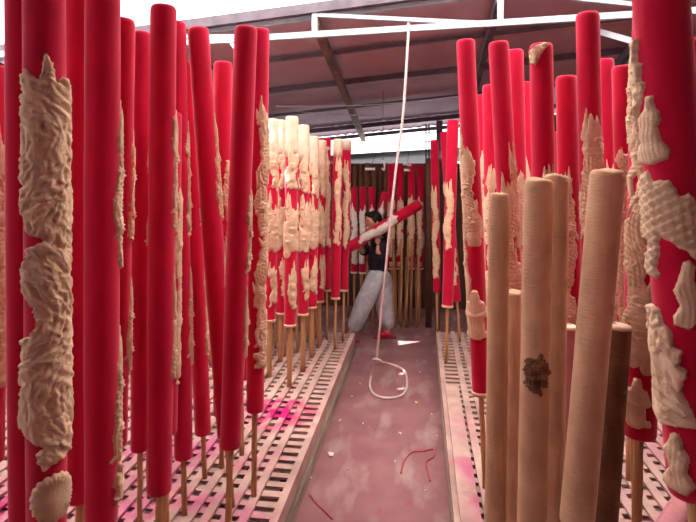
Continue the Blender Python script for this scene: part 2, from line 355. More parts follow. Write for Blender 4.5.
def stick(label, top, bot, dia, w=None, d=None, phi=0, motif='dragon', seed=0, group=None, relief='cream', tip=0, rim=False, res=1.0, zr=(.22, .82), hr=.3, basez=RACKZ, wid=.8, extras=(), carve=(), hmax=1.9):
    """a red powdered incense stick on its bamboo handle: top and bottom of the coated body given as the points where they stand"""
    if d is None: d = F * dia / w
    R = dia / 2
    T = P(top[0], top[1], d); B = P(bot[0], bot[1], d); ax = (T - B).normalized()
    base = B + ax * ((basez - B.z) / ax.z)
    root = empty('dragon_incense_stick', frame(base, T)); tag(root, label, 'incense stick', group)
    hb = (B - base).length; L = (T - B).length
    rng = random.Random(seed)
    link('incense_body', lathe(body_profile(hb, L, R), 32 if res < 1.5 else 20, .006, seed), M['red'], root)
    handle(root, hb, R * hr, seed)
    if tip:
        link('pale_tip', lathe([(z, r * 1.025) for z, r in body_profile(hb, L, R) if z > hb + L * (1 - tip)], 24, .006, seed), M['tip'], root)
    if rim:
        link('pale_rim', lathe([(hb - .004, R * .6), (hb - .002, R * .98), (hb + .012, R * 1.02), (hb + .022, R * .97), (hb + .022, R * .7)], 24), M[relief], root)
    du, dz = .0028 * res, .0036 * res
    m = M[relief]; w_ = R * wid; half = min(R * hmax, w_ * 2.3 + .01)
    if 'dragon' in motif:
        lump = .009 if 'lion' in motif else 0
        link('dragon_relief', relief_mesh(lambda U, Z: dragon(U, Z, L, w_, rng, (zr[0] * L, zr[1] * L), lump=lump), R, hb, L, phi, half, du, dz, (max(.01, zr[0] * L - .08), min(L - .01, zr[1] * L + .18))), m, root)
    for k, pts, det, nm in carve:                # outlines given as seen on the stick, wrapped round it
        hwp = R * F / (d - R)
        cp = []
        for x, y in pts:
            tt = (bot[1] - y) / (bot[1] - top[1]); cx = bot[0] + (top[0] - bot[0]) * tt
            q = max(-1.45, min(1.45, (x - cx) / hwp)); ang = math.asin(max(-1, min(1, q))) + (max(0, abs(q) - 1) * 2.2) * (1 if q > 0 else -1)
            cp.append((ang * R, tt * L))
        zz = [q[1] for q in cp]; uu = [abs(q[0]) for q in cp]
        link(nm, relief_mesh(lambda U, Z: carved(U, Z, cp, det, k), R, hb, L, 0, min(R * 2.9, max(uu) + .02), du, dz, (max(.006, min(zz) - .02), min(L - .005, max(zz) + .02))), m, root)
    for e in extras:
        k, u, z, s = e
        if k == 'figure':
            link('figure_relief', relief_mesh(lambda U, Z: figure(U, Z, 0, z * L, s, rng), R, hb, L, phi + u, s * .4, du, dz, (z * L - .04 * s - .01, z * L + 1.06 * s)), m, root)
        elif k == 'fan':
            link('fan_relief', relief_mesh(lambda U, Z: fan(U, Z, 0, z * L, s, rng), R, hb, L, phi + u, min(s * 1.25, R * 2.2), du, dz, (max(.004, z * L - s * 1.2), z * L + s * 1.2)), m, root)
        elif k == 'dragon':
            link('dragon_relief', relief_mesh(lambda U, Z: dragon(U, Z, L, s * R, rng, (z[0] * L, z[1] * L)), R, hb, L, phi + u, min(R * 2.2, s * R * 2.3), du, dz, (max(.01, z[0] * L - .08), min(L - .01, z[1] * L + .18))), m, root)
    SEGS.append((base, T, R, label))
    return root

def raw_stick(label, top, bot, dia, d, seed=0, m='raw', name='raw_incense_stick', group=None, flake=None, light_rim=False):
    R = dia / 2; T = P(top[0], top[1], d); B = P(bot[0], bot[1], d); ax = (T - B).normalized()
    if B.z < RACKZ + .2: B = T - ax * ((T.z - RACKZ - .2) / ax.z)
    base = B + ax * ((RACKZ - B.z) / ax.z); hb = (B - base).length; L = (T - B).length
    root = empty(name, frame(base, T)); tag(root, label, 'incense stick', group)
    link('incense_body', lathe(body_profile(hb, L, R, 1.0), 32, .012, seed, .004), M[m], root)
    handle(root, hb, R * .3, seed)
    if light_rim: link('pale_end', lathe([(hb + L - .012, R * .9), (hb + L - .01, R * 1.02), (hb + L + .001, R * .98), (hb + L + .004, R * .7), (hb + L + .004, R * .2)], 24), M['tip'], root)
    if flake:
        zc, s = flake; ph = [random.Random(seed).uniform(0, 6) for _ in range(4)]
        def fn(U, Z):
            r = np.hypot(U / (s * .75), (Z - zc * L) / s); sd = (1 - r + .12 * np.sin(U * 160 + ph[0]) * np.sin(Z * 90 + ph[1]) + .1 * np.sin(Z * 140 + U * 60)) * s
            return np.where(sd > 0, np.minimum(sd * .5, .004) + .006 * np.sin(U * 330 + 4 * np.sin(Z * 80)) * np.sin(Z * 260 + 3 * np.sin(U * 120)) + .002, sd)
        link('flaked_patch', relief_mesh(fn, R, hb, L, .12, R * 1.2, .003, .003, (zc * L - s * 1.5, zc * L + s * 1.5)), M['flake'], root)
    SEGS.append((base, T, R, label)); return root

# ---- the left rack, front ranks (top, bottom = where the coated body starts and ends)
A = 1.45
stick('thick red stick with a tall pale dragon facing the camera', (44, -45), (47, 575), .11, 38.5, phi=.30, seed=3, motif='', extras=(('fan', .1, .135, .062),), carve=((3, ((45, 53), (52, 66), (56, 84), (60, 76), (66, 84), (70, 200), (70, 330), (70, 425), (66, 440), (66, 450), (43, 462), (38, 452), (36, 444), (44, 440), (30, 428), (26, 416), (26, 380), (26, 348), (26, 335), (33, 330), (37, 318), (35, 304), (28, 287), (26, 271), (29, 257), (29, 246), (44, 239), (30, 231), (26, 203), (26, 190), (26, 176), (26, 165), (26, 130), (26, 82), (27, 69), (33, 78), (40, 82)), 'fur', 'dragon_relief'),))
stick('plain dark red stick directly behind the thick one with the camera-facing pale dragon', (23, -25), (26, 560), .11, d=1.85, phi=2.2, seed=4, zr=(.3, .7))
stick('leftmost red stick, only its carved right half in view', (-6, 66), (-9, 462), .11, d=2.35, phi=.7, seed=5, zr=(.2, .8), wid=.9)
stick('plain red stick with blunt lower end, left of the tall flame-edged one', (80, -20), (80, 500), .11, d=2.12, phi=1.9, seed=6, zr=(.3, .7))
stick('tall red flame-edged stick whose two ends both lie outside the photo', (103, -30), (101, 545), .11, 33, phi=1.47, seed=7, zr=(0.49, 0.72), wid=.62, extras=(('dragon', .05, (0.14, 0.34), .5), ('figure', -.1, .08, .11),))
stick('red stick half hidden behind the right edge of the tall flame-edged stick', (122, 19), (115, 445), .11, d=2.4, phi=1.52, seed=8, zr=(0.49, 0.70), wid=.62, extras=(('dragon', .05, (0.17, 0.35), .5),))
stick('red stick with a pale-chipped top left of the flat-topped highest one', (141, 32), (140, 450), .1, d=2.85, phi=1.42, seed=9, zr=(0.49, 0.70), wid=.62, extras=(('dragon', .05, (0.17, 0.35), .5),))
stick('flat-topped red stick whose top stands highest left of the aisle', (163.5, 6), (159.5, 492), .11, 25.5, phi=1.47, seed=10, zr=(0.54, 0.74), wid=.62, extras=(('dragon', .05, (0.24, 0.41), .5),))
stick('red stick close behind the right edge of the flat-topped highest one', (176, 22), (183.5, 458), .105, d=2.95, phi=1.52, seed=11, zr=(0.52, 0.72), wid=.62, extras=(('dragon', .05, (0.22, 0.39), .5),))
stick('red stick with a pale-edged top showing behind the strongly leaning one', (187, 62), (203, 434), .105, d=3.3, phi=1.42, seed=12, zr=(0.57, 0.80), wid=.62, extras=(('dragon', .05, (0.22, 0.42), .5),))
stick('red stick leaning strongly so that its foot hides behind the bare-topped one', (198, 28), (227, 436), .115, d=3.02, phi=1.47, seed=13, zr=(0.54, 0.75), wid=.62, extras=(('dragon', .05, (0.22, 0.40), .5),))
stick('short-topped bright red stick between the strongly leaning and the bare-topped ones', (223, 62), (222, 415), .115, d=3.42, phi=.9, seed=14, zr=(.2, .72))
stick('bare-topped red stick ending alone above the slats, nearest the magenta powder', (246, 27), (230.5, 447), .108, d=2.62, phi=1.42, seed=15, zr=(0.42, 0.56), wid=.62, extras=(('dragon', .05, (0.22, 0.33), .5),))
stick('red stick with pale scrollwork just behind the right side of the bare-topped one', (260, 29), (255, 411), .108, d=3.12, phi=.75, seed=16, zr=(.12, .78), wid=.9)

# ---- the sunlit middle group with cream tops
mid = [('first of the cream-topped sticks, touching the scrollwork one beside it', (273, 119), (270, 321), 4.95, .26),
       ('cream-topped stick with a narrow red stripe under its tip', (281, 120), (280.5, 314), 5.35, .2),
       ('tallest of the cream-topped sticks, its handle coming down nearest on the rack', (292, 116.5), (290, 326), 4.72, .0),
       ('cream-topped stick beside the tallest cream-topped one, with a red side', (303.5, 125), (303, 315), 5.12, .0),
       ('broad cream stick with a pale squarish top, beside three slim ones', (313.5, 136), (312, 308), 5.5, .24),
       ('slim cream stick squeezed beside the broad squarish-topped one', (321.5, 140), (319.5, 302), 5.85, .22)]
for i, (lb, t, b, d, tip) in enumerate(mid):
    stick(lb, t, b, .108, d=d, phi=.25 + .1 * (i % 2), seed=30 + i, motif='dragon lion', zr=(.36, .55), wid=1.9, hmax=2.5, rim=True, res=1.7, tip=tip or .2, hr=.45, extras=(('dragon', .15, (.66, .82), 1.1), ('dragon', .35, (.10, .25), .8), ('dragon', -.6, (.5, .6), .45)))
stick('red stick with a pale round patch near its red tip', (327, 138), (327, 291), .09, d=6.05, phi=.2, seed=40, zr=(.3, .85), wid=.8, res=2.2, rim=True, extras=(('fan', 0, .93, .02),))
stick('cream-tipped red stick whose handle stands alone near the end of the slats', (338, 139), (335.5, 299), .1, d=5.72, phi=.3, seed=41, zr=(.35, .85), wid=.85, res=2.2, rim=True, tip=.12)
stick('last cream-tipped red stick, touching the carried one at the aisle end', (347, 140), (344, 291), .098, d=5.98, phi=.1, seed=42, zr=(.3, .8), wid=.85, res=2.2, rim=True, tip=.1)

for i, (x, yt, d) in enumerate(((286, 128, 5.5), (298, 131, 5.62), (308.5, 138, 5.95), (276.5, 124, 5.75), (317, 142, 6.1))):
    stick('cream-carved stick wedged in behind the front line of cream-topped sticks', (x, yt), (x - 1, 300), .1, d=d, phi=.1, seed=45 + i, motif='dragon lion', zr=(.36, .62), wid=1.8, hmax=2.5, res=2.4, tip=.2, group='cream-carved sticks wedged behind the front line', extras=(('dragon', .1, (.66, .82), 1),))
# ---- the right rack
stick('slim red stick nearest the back wall, right of the brown pole', (434.5, 140), (437, 292), .095, d=6.35, phi=-.2, seed=50, zr=(.1, .66), wid=.95, res=2.2)
stick('slim red stick second from the brown pole, with a big pale blossom', (444, 132), (457, 301), .095, d=6.0, phi=-.4, seed=51, zr=(.1, .68), wid=.95, res=2.2, extras=(('fan', -.2, .44, .055),))
stick('pale-rimmed red stick with rose-like carving over the ladder-like rack edge', (453, 120), (447.5, 307), .112, d=5.3, phi=-.3, seed=52, zr=(.32, .62), wid=.8, res=2, rim=True, extras=(('fan', -.5, .42, .055),))
stick('tall outward-leaning red stick at the aisle edge with a low robed figure', (465.5, 40), (481, 394), .108, d=3.2, phi=-.25, seed=53, zr=(.42, .66), wid=1.0, rim=True, extras=(('figure', .05, .17, .26), ('dragon', -.9, (.2, .72), .5)))
stick('thin red stick peeping out just right of the outward-leaning one', (481, 95), (487, 330), .1, d=4.8, phi=-.3, seed=54, zr=(.15, .72), wid=.9, res=1.7)
stick('red stick with pale feathers rising halfway, left of the round-topped tall pair', (489.5, 85), (494, 350), .105, d=4.05, phi=-.2, seed=55, zr=(.1, .66), wid=1.05, res=1.4)
stick('tall round-topped red stick leaning outward behind the shortest bare log', (498.5, 42), (519, 415), .108, d=2.95, phi=.15, seed=56, zr=(.18, .6), wid=1.05, extras=(('dragon', .9, (.45, .68), .5),))
stick('red stick with a flat top just behind the round-topped leaning one', (515, 50), (522, 380), .11, d=3.65, phi=.1, seed=57, zr=(.15, .6), wid=1, res=1.3)
stick('short-topped red stick low between the flat-topped and the chipped-topped ones', (525, 82), (529, 345), .105, d=4.5, phi=0, seed=58, zr=(.15, .68), wid=1.0, res=1.6)
stick('tall red stick with a whitish chipped top behind the pale bare log', (541, 44), (548, 430), .112, d=2.72, phi=.05, seed=59, zr=(.18, .63), wid=1.0, carve=((1, ((531, 52), (536, 47), (545, 45), (549, 47), (545, 52), (541, 58), (539, 63), (536, 67), (532, 64)), 'fur', 'chipped_patch'),))
stick('red stick with a lower rounded top between the chipped-topped and the highest', (566, 76), (574, 420), .11, d=3.0, phi=-.2, seed=60, zr=(.18, .7), wid=.9)
stick('highest bare-topped red stick with a tall pale crest, behind the leaning bare log', (587.5, 13), (597, 445), .108, d=2.62, phi=0, seed=61, zr=(.18, .74), wid=1.08)
stick('scuffed flat-topped red stick beside the one with the tall crest', (605, 59), (614, 395), .105, d=3.5, phi=-.2, seed=62, zr=(.2, .66), wid=.95, res=1.3)
stick('red stick with a chipped rounded top left of the thickest one', (622.5, 66), (632, 405), .11, d=2.95, phi=-.25, seed=63, zr=(.1, .74), wid=1.05)
stick('red stick with a small figure above its blunt end over the slats', (652, -5), (639, 436), .127, d=2.03, phi=-.25, seed=64, zr=(.17, .72), wid=1.0, extras=(('figure', .05, .04, .16), ('dragon', -.75, (.66, .84), .5)))
stick('thickest red stick, with a scaly pale dragon and several figures', (658, -40), (694, 494), .122, d=1.3, phi=0, seed=65, motif='', carve=(
    (1, ((636, 34), (640, 38), (643, 34), (642, 60), (647, 62), (645, 80), (650, 82), (646, 100), (640, 128), (632, 150), (622, 150), (622, 40)), 'fur', 'flame_relief'),
    (2, ((650, 96), (656, 96), (658, 108), (662, 112), (664, 120), (660, 126), (664, 140), (672, 150), (671, 158), (656, 163), (642, 160), (646, 140), (644, 116), (649, 108)), 'robe', 'figure_relief'),
    (3, ((651, 169), (657, 180), (670, 179), (676, 186), (680, 196), (688, 192), (698, 210), (712, 232), (712, 300), (700, 262), (688, 248), (676, 240), (663, 232), (663, 250), (660, 268), (665, 271), (660, 276), (651, 272), (654, 240), (640, 230), (630, 200), (632, 172), (642, 180)), 'scales', 'dragon_relief'),
    (4, ((684, 258), (689, 256), (694, 262), (693, 275), (698, 290), (696, 315), (690, 322), (677, 318), (676, 310), (682, 300), (676, 285), (680, 274)), 'robe', 'figure_relief'),
    (5, ((657, 303), (664, 306), (668, 320), (676, 324), (677, 340), (685, 342), (682, 358), (689, 362), (684, 384), (694, 402), (698, 416), (668, 422), (640, 400), (636, 310)), 'fur', 'cloud_relief'),
    (6, ((674, 428), (680, 426), (684, 434), (684, 440), (690, 446), (688, 462), (696, 474), (688, 484), (668, 482), (669, 472), (674, 460), (668, 444), (672, 436)), 'robe', 'figure_relief')))
stick('red stick cut by the photo edge, behind the thickest one', (703, 38), (712, 430), .115, d=2.05, phi=-.9, seed=66, zr=(.2, .75), wid=.9)

# ---- bare logs of incense in front of the right rack
raw_stick('shortest upright bare brown log with fine rings, nearest the aisle', (499.5, 194), (495, 545), .08, 2.1, 1)
raw_stick('pale bare log with a dark flaked hollow low down', (539, 179), (531, 560), .098, 1.88, 2, flake=(.50, .062))
raw_stick('bare log close behind the pale flaked one, its flat top just higher', (556.5, 175), (551, 540), .092, 2.12, 3)
raw_stick('leaning smooth bare log reaching lowest, in front of the crested stick', (608, 170), (576.5, 525), .104, 1.72, 4)
raw_stick('dark stumpy log with a pale rim leaning behind the big leaning one', (617.5, 325), (603, 530), .09, 1.87, 5, m='rawdark', light_rim=True)
raw_stick('pinkish dusted stump with a whitish rim between two bare logs', (568, 326), (570, 540), .08, 2.35, 6, m='pinkraw', light_rim=True)
raw_stick('brown stump just behind the upper log pair, level with the pink stump', (559, 295), (556, 520), .075, 2.6, 7)
raw_stick('orange-brown stump between the ringed log and the flaked log', (514, 291), (511, 520), .075, 2.45, 8)
raw_stick('slim pink stick low between the ringed log and the flaked log', (516, 335), (514, 480), .075, 2.75, 9, m='pinkraw')
a, b = PZ(686, 497, RACKZ + .055), PZ(600, 640, RACKZ + .055)
root = empty('fallen_incense_stick', frame(b, a)); tag(root, 'pink dusted stick lying slantwise on the slats under the thickest stick', 'incense stick')
La = (a - b).length; link('incense_body', lathe(body_profile(.25, La - .25, .053, 1), 28, .008, 9), M['pinkraw'], root); handle(root, .25, .016, 9)

# ---- rows against the back wall
for i, (x0, x1, yt, yb) in enumerate(((354, 354, 187, 273), (363, 362.5, 187, 273.5), (372, 372.5, 187, 274))):
    stick(('red-tipped stick with white carving at the hidden left end of the back row', 'red-tipped white-carved stick behind the raised carried stick, second in the back row', 'red-tipped white-carved stick directly behind the head of the worker')[i], (x0, yt), (x1, yb), .095, d=7.55, phi=0, seed=70 + i, relief='pale', zr=(.12, .72), wid=1.25, res=2.6, basez=.005, rim=True)
stick('red-tipped white stick leaning sideways over the head of the worker', (385.5, 192), (369.5, 262), .1, d=7.32, phi=0, seed=73, relief='pale', zr=(.1, .76), wid=1.2, res=2.6, basez=.005)
tan = ('tan-carved stick behind the black ponytail of the worker', 'tan-carved stick crossed by the hanging rope', 'tan-carved stick below the bracketed lamps in the back row', 'tan-carved stick beside the brown pole in the back row', 'tan-carved stick behind the upper end of the carried one')
for i, x in enumerate((391.5, 400, 411.5, 420.5)):
    stick((tan[0], tan[1], tan[4], tan[3])[i], (x, 164 + (i % 2)), (x - .5, 269), .103, d=7.6 + .03 * (i % 2), phi=-.1, seed=80 + i, zr=(.14, .64), wid=1.25, res=2.6, basez=.005, rim=True, extras=(('fan', 0, .05, .03),))
proto = None
for i, x in enumerate((348, 354.5, 361, 367.5, 374, 380.5, 387, 396, 405.5, 416)):
    d = 7.95 + .04 * (i % 3); T = P(x, 166 - (i * 5) % 4, d); base = Vector((T.x, T.y, 0))
    if proto is None:
        root = proto = empty('brown_incense_stick', Matrix()); L = 2.15
        link('incense_body', lathe(body_profile(.85, L - .85, .046, 1), 16, .01, 5), M['rawdark'], root); handle(root, .85, .016, 5)
    else:
        root = proto.copy(); COL.objects.link(root)
        for ch in proto.children:
            c = ch.copy(); COL.objects.link(c); c.parent = root
    tag(root, 'uncarved dark brown stick in the rear rank against the back wall', 'incense stick', 'rear rank of dark brown sticks')
    root.location = base; root.rotation_euler = (0, 0, i * 1.3); root.scale = (1, 1, T.z / 2.15)
proto = None
for i, x in enumerate((383, 388, 394.5, 401, 406, 410.5, 417)):      # lone handles leaning among the back row
    d = 7.42 + .05 * (i % 2); b = P(x, 323, d); base = Vector((b.x, b.y, 0))
    if proto is None:
        root = proto = MB().tube([(0, 0, 0), (.004, .002, .4), (0, .004, .8), (.01, 0, 1.2)], [.018, .017, .018, .015], 8).build('bamboo_stick', M['bamboo'], None, True)
    else:
        root = proto.copy(); COL.objects.link(root)
    tag(root, 'bare tan bamboo stick standing upright between the handles of the back row', 'stick', 'loose bamboo sticks at the back')
    root.location = base; root.rotation_euler = (random.Random(i).uniform(-.03, 0), random.Random(i).uniform(-.03, .03), i)

# ---- fillers deeper in both racks
def fill(n, xr, yr, ztop, label, group, seed, phi, avoid=.012):
    rng = random.Random(seed); made = 0; proto = None; tries = 0
    while made < n and tries < 9000:
        tries += 1
        x = rng.uniform(*xr); y = rng.uniform(*yr); b = Vector((x, y, RACKZ)); z = rng.uniform(*ztop)
        v = b - CAM; dep = v.dot(FWD); px = CX + F * v.dot(RIGHT) / dep
        if px < -30 or px > 720: continue
        t = Vector((x + rng.uniform(-.04, .04), y + rng.uniform(-.04, .04), z)); s = (b, t, .062, '')
        if any(segdist(s, o) < avoid for o in SEGS): continue
        if proto is None:
            root = proto = empty('dragon_incense_stick', Matrix()); L = 2.3
            link('incense_body', lathe(body_profile(.55, L - .55, .055), 20, .006, seed), M['red'], root); handle(root, .55, .017, seed)
            r2 = random.Random(seed)
            link('dragon_relief', relief_mesh(lambda U, Z: dragon(U, Z, 1.75, .042, r2, (.3, 1.3)), .055, .55, 1.75, 0, .1, .005, .007, (.2, 1.5)), M['cream'], root)
        else:
            root = proto.copy(); COL.objects.link(root)
            for ch in proto.children:
                c = ch.copy(); COL.objects.link(c); c.parent = root
        tag(root, label, 'incense stick', group)
        mw = frame(b, t) @ Matrix.Rotation(phi + rng.uniform(-.4, .4), 4, 'Z') @ Matrix.Diagonal((1, 1, (t - b).length / 2.3, 1)); root.matrix_world = mw
        SEGS.append(s); made += 1
    return made
fill(34, (-3.6, -1.0), (2.6, 6.0), (2.25, 2.5), 'red stick standing half hidden deep in the rows left of the aisle', 'deep rows left of the aisle', 101, 1.2)
fill(22, (.75, 2.9), (3.2, 6.2), (2.2, 2.5), 'red stick standing half hidden deep in the rows right of the aisle', 'deep rows right of the aisle', 102, -.4)

# ------------------------------------------------------------------ racks
def rack(label, x0, x1, y0, y1, edge, seed):
    """low drying rack: cross slats under long boards, rim rails, legs; edge = which x faces the aisle"""
    rng = random.Random(seed)
    root = empty('slatted_drying_rack', Matrix.Translation(((x0 + x1) / 2, (y0 + y1) / 2, 0))); tag(root, label, 'rack')
    ox, oy = (x0 + x1) / 2, (y0 + y1) / 2
    loc = lambda mb: [setattr(mb, 'v', [(a - ox, b - oy, c) for a, b, c in mb.v]), mb][1]
    s = MB(); y = y0 + .06
    while y < y1 - .06:
        s.box(x0 + .045, x1 - .045, y, y + .053 * rng.uniform(.9, 1.08), .222 + rng.uniform(-.002, .002), .236); y += .1
    loc(s).build('cross_slats', M['rack'], root)
    s = MB(); inner = edge; sg = 1 if edge == x0 else -1; x = edge + sg * .165
    while x0 + .05 < x < x1 - .05:
        j = rng.uniform(-.006, .006); s.box(min(x, x + sg * .05) + j, max(x, x + sg * .05) + j, y0 + .02, y1 - .02, .2365, .253 + rng.uniform(-.002, .002)); x += sg * .098
    loc(s).build('long_slats', M['rack'], root)
    s = MB()
    for xe in (x0, x1 - .045): s.box(xe, xe + .045, y0, y1, .15, .25)
    s.box(x0 + .045, x1 - .045, y0, y0 + .04, .15, .236); s.box(x0 + .045, x1 - .045, y1 - .04, y1, .15, .236)
    loc(s).build('rim', M['rack'], root)
    for xe in (x0 + .0, x1 - .05): loc(MB().box(xe, xe + .05, y0, y1, .0, .085)).build('lower_rail', M['railgrey'], root)
    for xe in (x0 + .05, x1 - .12, (x0 + x1) / 2):
        for ye in (y0 + .1, (y0 + y1) / 2, y1 - .2):
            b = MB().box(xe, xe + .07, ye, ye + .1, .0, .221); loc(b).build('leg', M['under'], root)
    s = MB()
    for xe in (x0 + .3, (x0 + x1) / 2 + .2, x1 - .4): s.box(xe, xe + .06, y0 + .05, y1 - .05, .15, .2215)
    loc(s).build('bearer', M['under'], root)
    return root
rack('long pale slatted rack with magenta powder spots, left of the aisle', -4.2, -.755, .4, 6.28, -.755, 1)
rack('pale slatted rack with a wide board on its aisle edge', .175, 3.1, .4, 6.5, .175, 2)
o = MB().box(-.055, .055, -1.2, 1.2, 0, .02).build('wide_board', M['rack']); o.location = (.262, 3.6, .256); o.rotation_euler = (0, 0, 0)
tag(o, 'wide pale board lying along the aisle edge of the rack on the right', 'board')

# ------------------------------------------------------------------ the setting
tag(MB().box(-6, 5, -6, 10.5, -.1, 0).build('floor', M['floor']), kind='structure')
def roofz(x, y): return 3.72 + .09 * x - .19 * (y - 5)
v = []; f = []
xs = np.linspace(-5.6, 4.2, 140); ys = (5.0, 9.4)
for x in xs:
    zz = .012 * math.sin(x * 40)
    for y in ys: v.append((x, y, roofz(x, y) + zz)); v.append((x, y, roofz(x, y) + zz + .02))
n = len(xs)
for i in range(0): pass
v = []; f = []
ycut = [5.0, 5.3, 5.46, 5.66, 9.4]
def sun_slot(x, k): return k == 2 and -1.97 < x < -1.62  # opening added to the roof to throw a sun patch on the aisle
for x in xs:
    zz = .012 * math.sin(x * 40)
    for y in ycut: v += [(x, y, roofz(x, y) + zz), (x, y, roofz(x, y) + zz + .02)]
m_ = len(ycut) * 2
for i in range(n - 1):
    for k in range(4):
        if sun_slot((xs[i] + xs[i + 1]) / 2, k): continue
        a = i * m_ + 2 * k; b = a + m_; f += [(a, a + 2, b + 2, b), (a + 1, b + 1, b + 3, a + 3)]
for i in range(0):
    a = i * 4; b = a + 4
    f += [(a, a + 2, b + 2, b), (a + 1, b + 1, b + 3, a + 3), (a, b, b + 1, a + 1), (a + 2, a + 3, b + 3, b + 2)]
tag(link('ceiling', mesh(v, f), M['sheet']), kind='structure')
tag(MB().bar((-5.6, 4.98, roofz(-5.6, 5) + .0), (4.2, 4.98, roofz(4.2, 5) + .0), .04, .09).build('trim_1', M['steel_dark']), kind='structure')
tag(MB().box(-5.8, 4.2, -4, 2.5, 4.2, 4.25).build('ceiling_front', M['sheet']), kind='structure')
# added unseen sheets that spread daylight; slots aim sun at the cream tops
tag(MB().box(-5.8, -2.32, 2.5, 4.96, 4.2, 4.21).build('ceiling_added_diffuser', M['plastic']), kind='structure')
tag(MB().box(-2.32, -2.18, 2.5, 3.79, 4.2, 4.21).box(-2.32, -2.18, 3.88, 4.13, 4.2, 4.21).box(-2.32, -2.18, 4.29, 4.55, 4.2, 4.21).box(-2.32, -2.18, 4.65, 4.96, 4.2, 4.21).build('ceiling_added_diffuser', M['plastic']), kind='structure')
tag(MB().box(-2.18, 4.2, 2.5, 4.96, 4.2, 4.21).build('ceiling_added_diffuser', M['plastic']), kind='structure')
tag(MB().box(-4.75, 3.65, -3.6, -3.5, 0, 4.2).build('wall_rear_blocker', M['wallr']), kind='structure')  # unseen, added behind the camera to darken the near sticks
# purlins and rafters
s = 2
for y, w in ((5.9, .04), (6.8, .07), (7.8, .04), (8.8, .07), (9.38, .06)):
    tag(MB().bar((-5.6, y, roofz(-5.6, y) - .05), (4.2, y, roofz(4.2, y) - .05), .05, w).build('trim_%d' % s, M['steel_dark']), kind='structure'); s += 1
for x in (-4.34, -2.66, -.98, .70, 2.38):
    tag(MB().bar((x, 5.02, roofz(x, 5) - .12), (x, 9.35, roofz(x, 9.35) - .12), .07, .1).build('trim_%d' % s, M['rust'] if x == -.98 else M['steel_dark']), kind='structure'); s += 1
# white roof truss
cz = lambda x: 3.405 + .028 * x
root = empty('roof_truss', Matrix.Translation((0, 5.06, 3.4))); tag(root, 'white painted steel truss spanning under the front edge of the roof', 'truss')
root.location = (0, 0, 0)
MB().bar((-5.2, 4.96, cz(-5.2)), (4.2, 4.96, cz(4.2)), .05, .055).build('bottom_chord', M['steel_white'], root)
MB().bar((-5.2, 5.09, roofz(-5.2, 5.09) - .04), (4.2, 5.09, roofz(4.2, 5.09) - .04), .05, .04).build('top_chord', M['steel_white'], root)
vx = (-4.34, -2.66, -.98, .70, 2.38, 4.06)
for i, x in enumerate(vx):
    MB().bar((x, 5.0, cz(x)), (x, 5.0, roofz(x, 5) - .02), .05, .05, (0, 1, 0)).build('upright', M['steel_white'], root)
    if i + 1 < len(vx): MB().bar((x, 5.0, roofz(x, 5) - .06), (vx[i + 1], 5.0, cz(vx[i + 1])), .035, .035).build('diagonal', M['steel_white'], root)
a, b = P(597, 31, 4.9), P(662, 50, 4.55)
o = MB().bar(a, b, .05, .05).build('roof_brace', M['steel_white']); tag(o, 'pale steel brace slanting down from the truss behind the thickest stick', 'brace')
# back wall with its own low lean-to roof, side walls
tag(MB().box(-5, 4.4, 8.55, 8.65, 0, 2.25).box(.6, 4.4, 8.55, 8.65, 2.25, 2.95).build('wall_back', M['wall']), kind='structure')
tag(MB().box(-4.75, -4.65, 4.2, 8.6, 0, 2.2).box(-4.75, -4.65, -3.6, 4.2, 0, 2.3).build('wall_left', M['wall']), kind='structure')
s_ = MB(); y = -3.4
while y < 8.6:
    s_.box(3.55 + .012 * (int(y * 5) % 2), 3.65, y, y + .19, 0, 4.0); y += .2
tag(s_.build('wall_right', M['wallr']), kind='structure')
v0 = [(-5, 8.2, 2.14), (4.4, 8.2, 2.66), (4.4, 9.3, 2.5), (-5, 9.3, 1.98)]
o = MB(); o.v = v0 + [(x, y, z + .03) for x, y, z in v0]; o.f = [(0, 3, 2, 1), (4, 5, 6, 7), (0, 1, 5, 4), (1, 2, 6, 5), (2, 3, 7, 6), (3, 0, 4, 7)]
tag(o.build('trim_20', M['steel_dark']), kind='structure')
# eave columns and the pole before the back wall
b = P(440, 300, 8.6); tag(MB().box(b.x - .05, b.x + .05, 8.95, 9.05, 0, 2.95).build('trim_21', M['steel_dark']), kind='structure')
b = P(428.5, 323, 7.45); o = MB().tube([(b.x, b.y, 0), (b.x + .01, b.y, 1.2), (b.x, b.y, 2.3)], [.045, .043, .04], 14).build('brown_pole', M['pole'], None, True); tag(o, 'thick brown upright pole at the right end of the back row', 'pole')
b = P(437.5, 320, 7.0); o = MB().tube([(b.x, b.y, 0), (b.x, b.y, 1.2), (b.x - .01, b.y, 1.8)], .03, 12).build('dark_pole', M['steel_dark'], None, True); tag(o, 'dark grey pole beside the end of the rack right of the aisle', 'pole')
root = empty('window_mesh', Matrix()); tag(root, 'thin dark wire grid hanging in the bright gap under the roof', 'grid')
for k, px in enumerate((426, 429, 452)):
    a = P(px, 124, 8.1); MB().tube([a, Vector((a.x, a.y, 2.25))], .012, 6).build('wire', M['wiredark'], root)
for k, py in enumerate((132, 141, 150)):
    MB().tube([P(424, py + 1, 8.1), P(470, py - 2, 8.1)], .006, 6).build('wire', M['wiredark'], root)
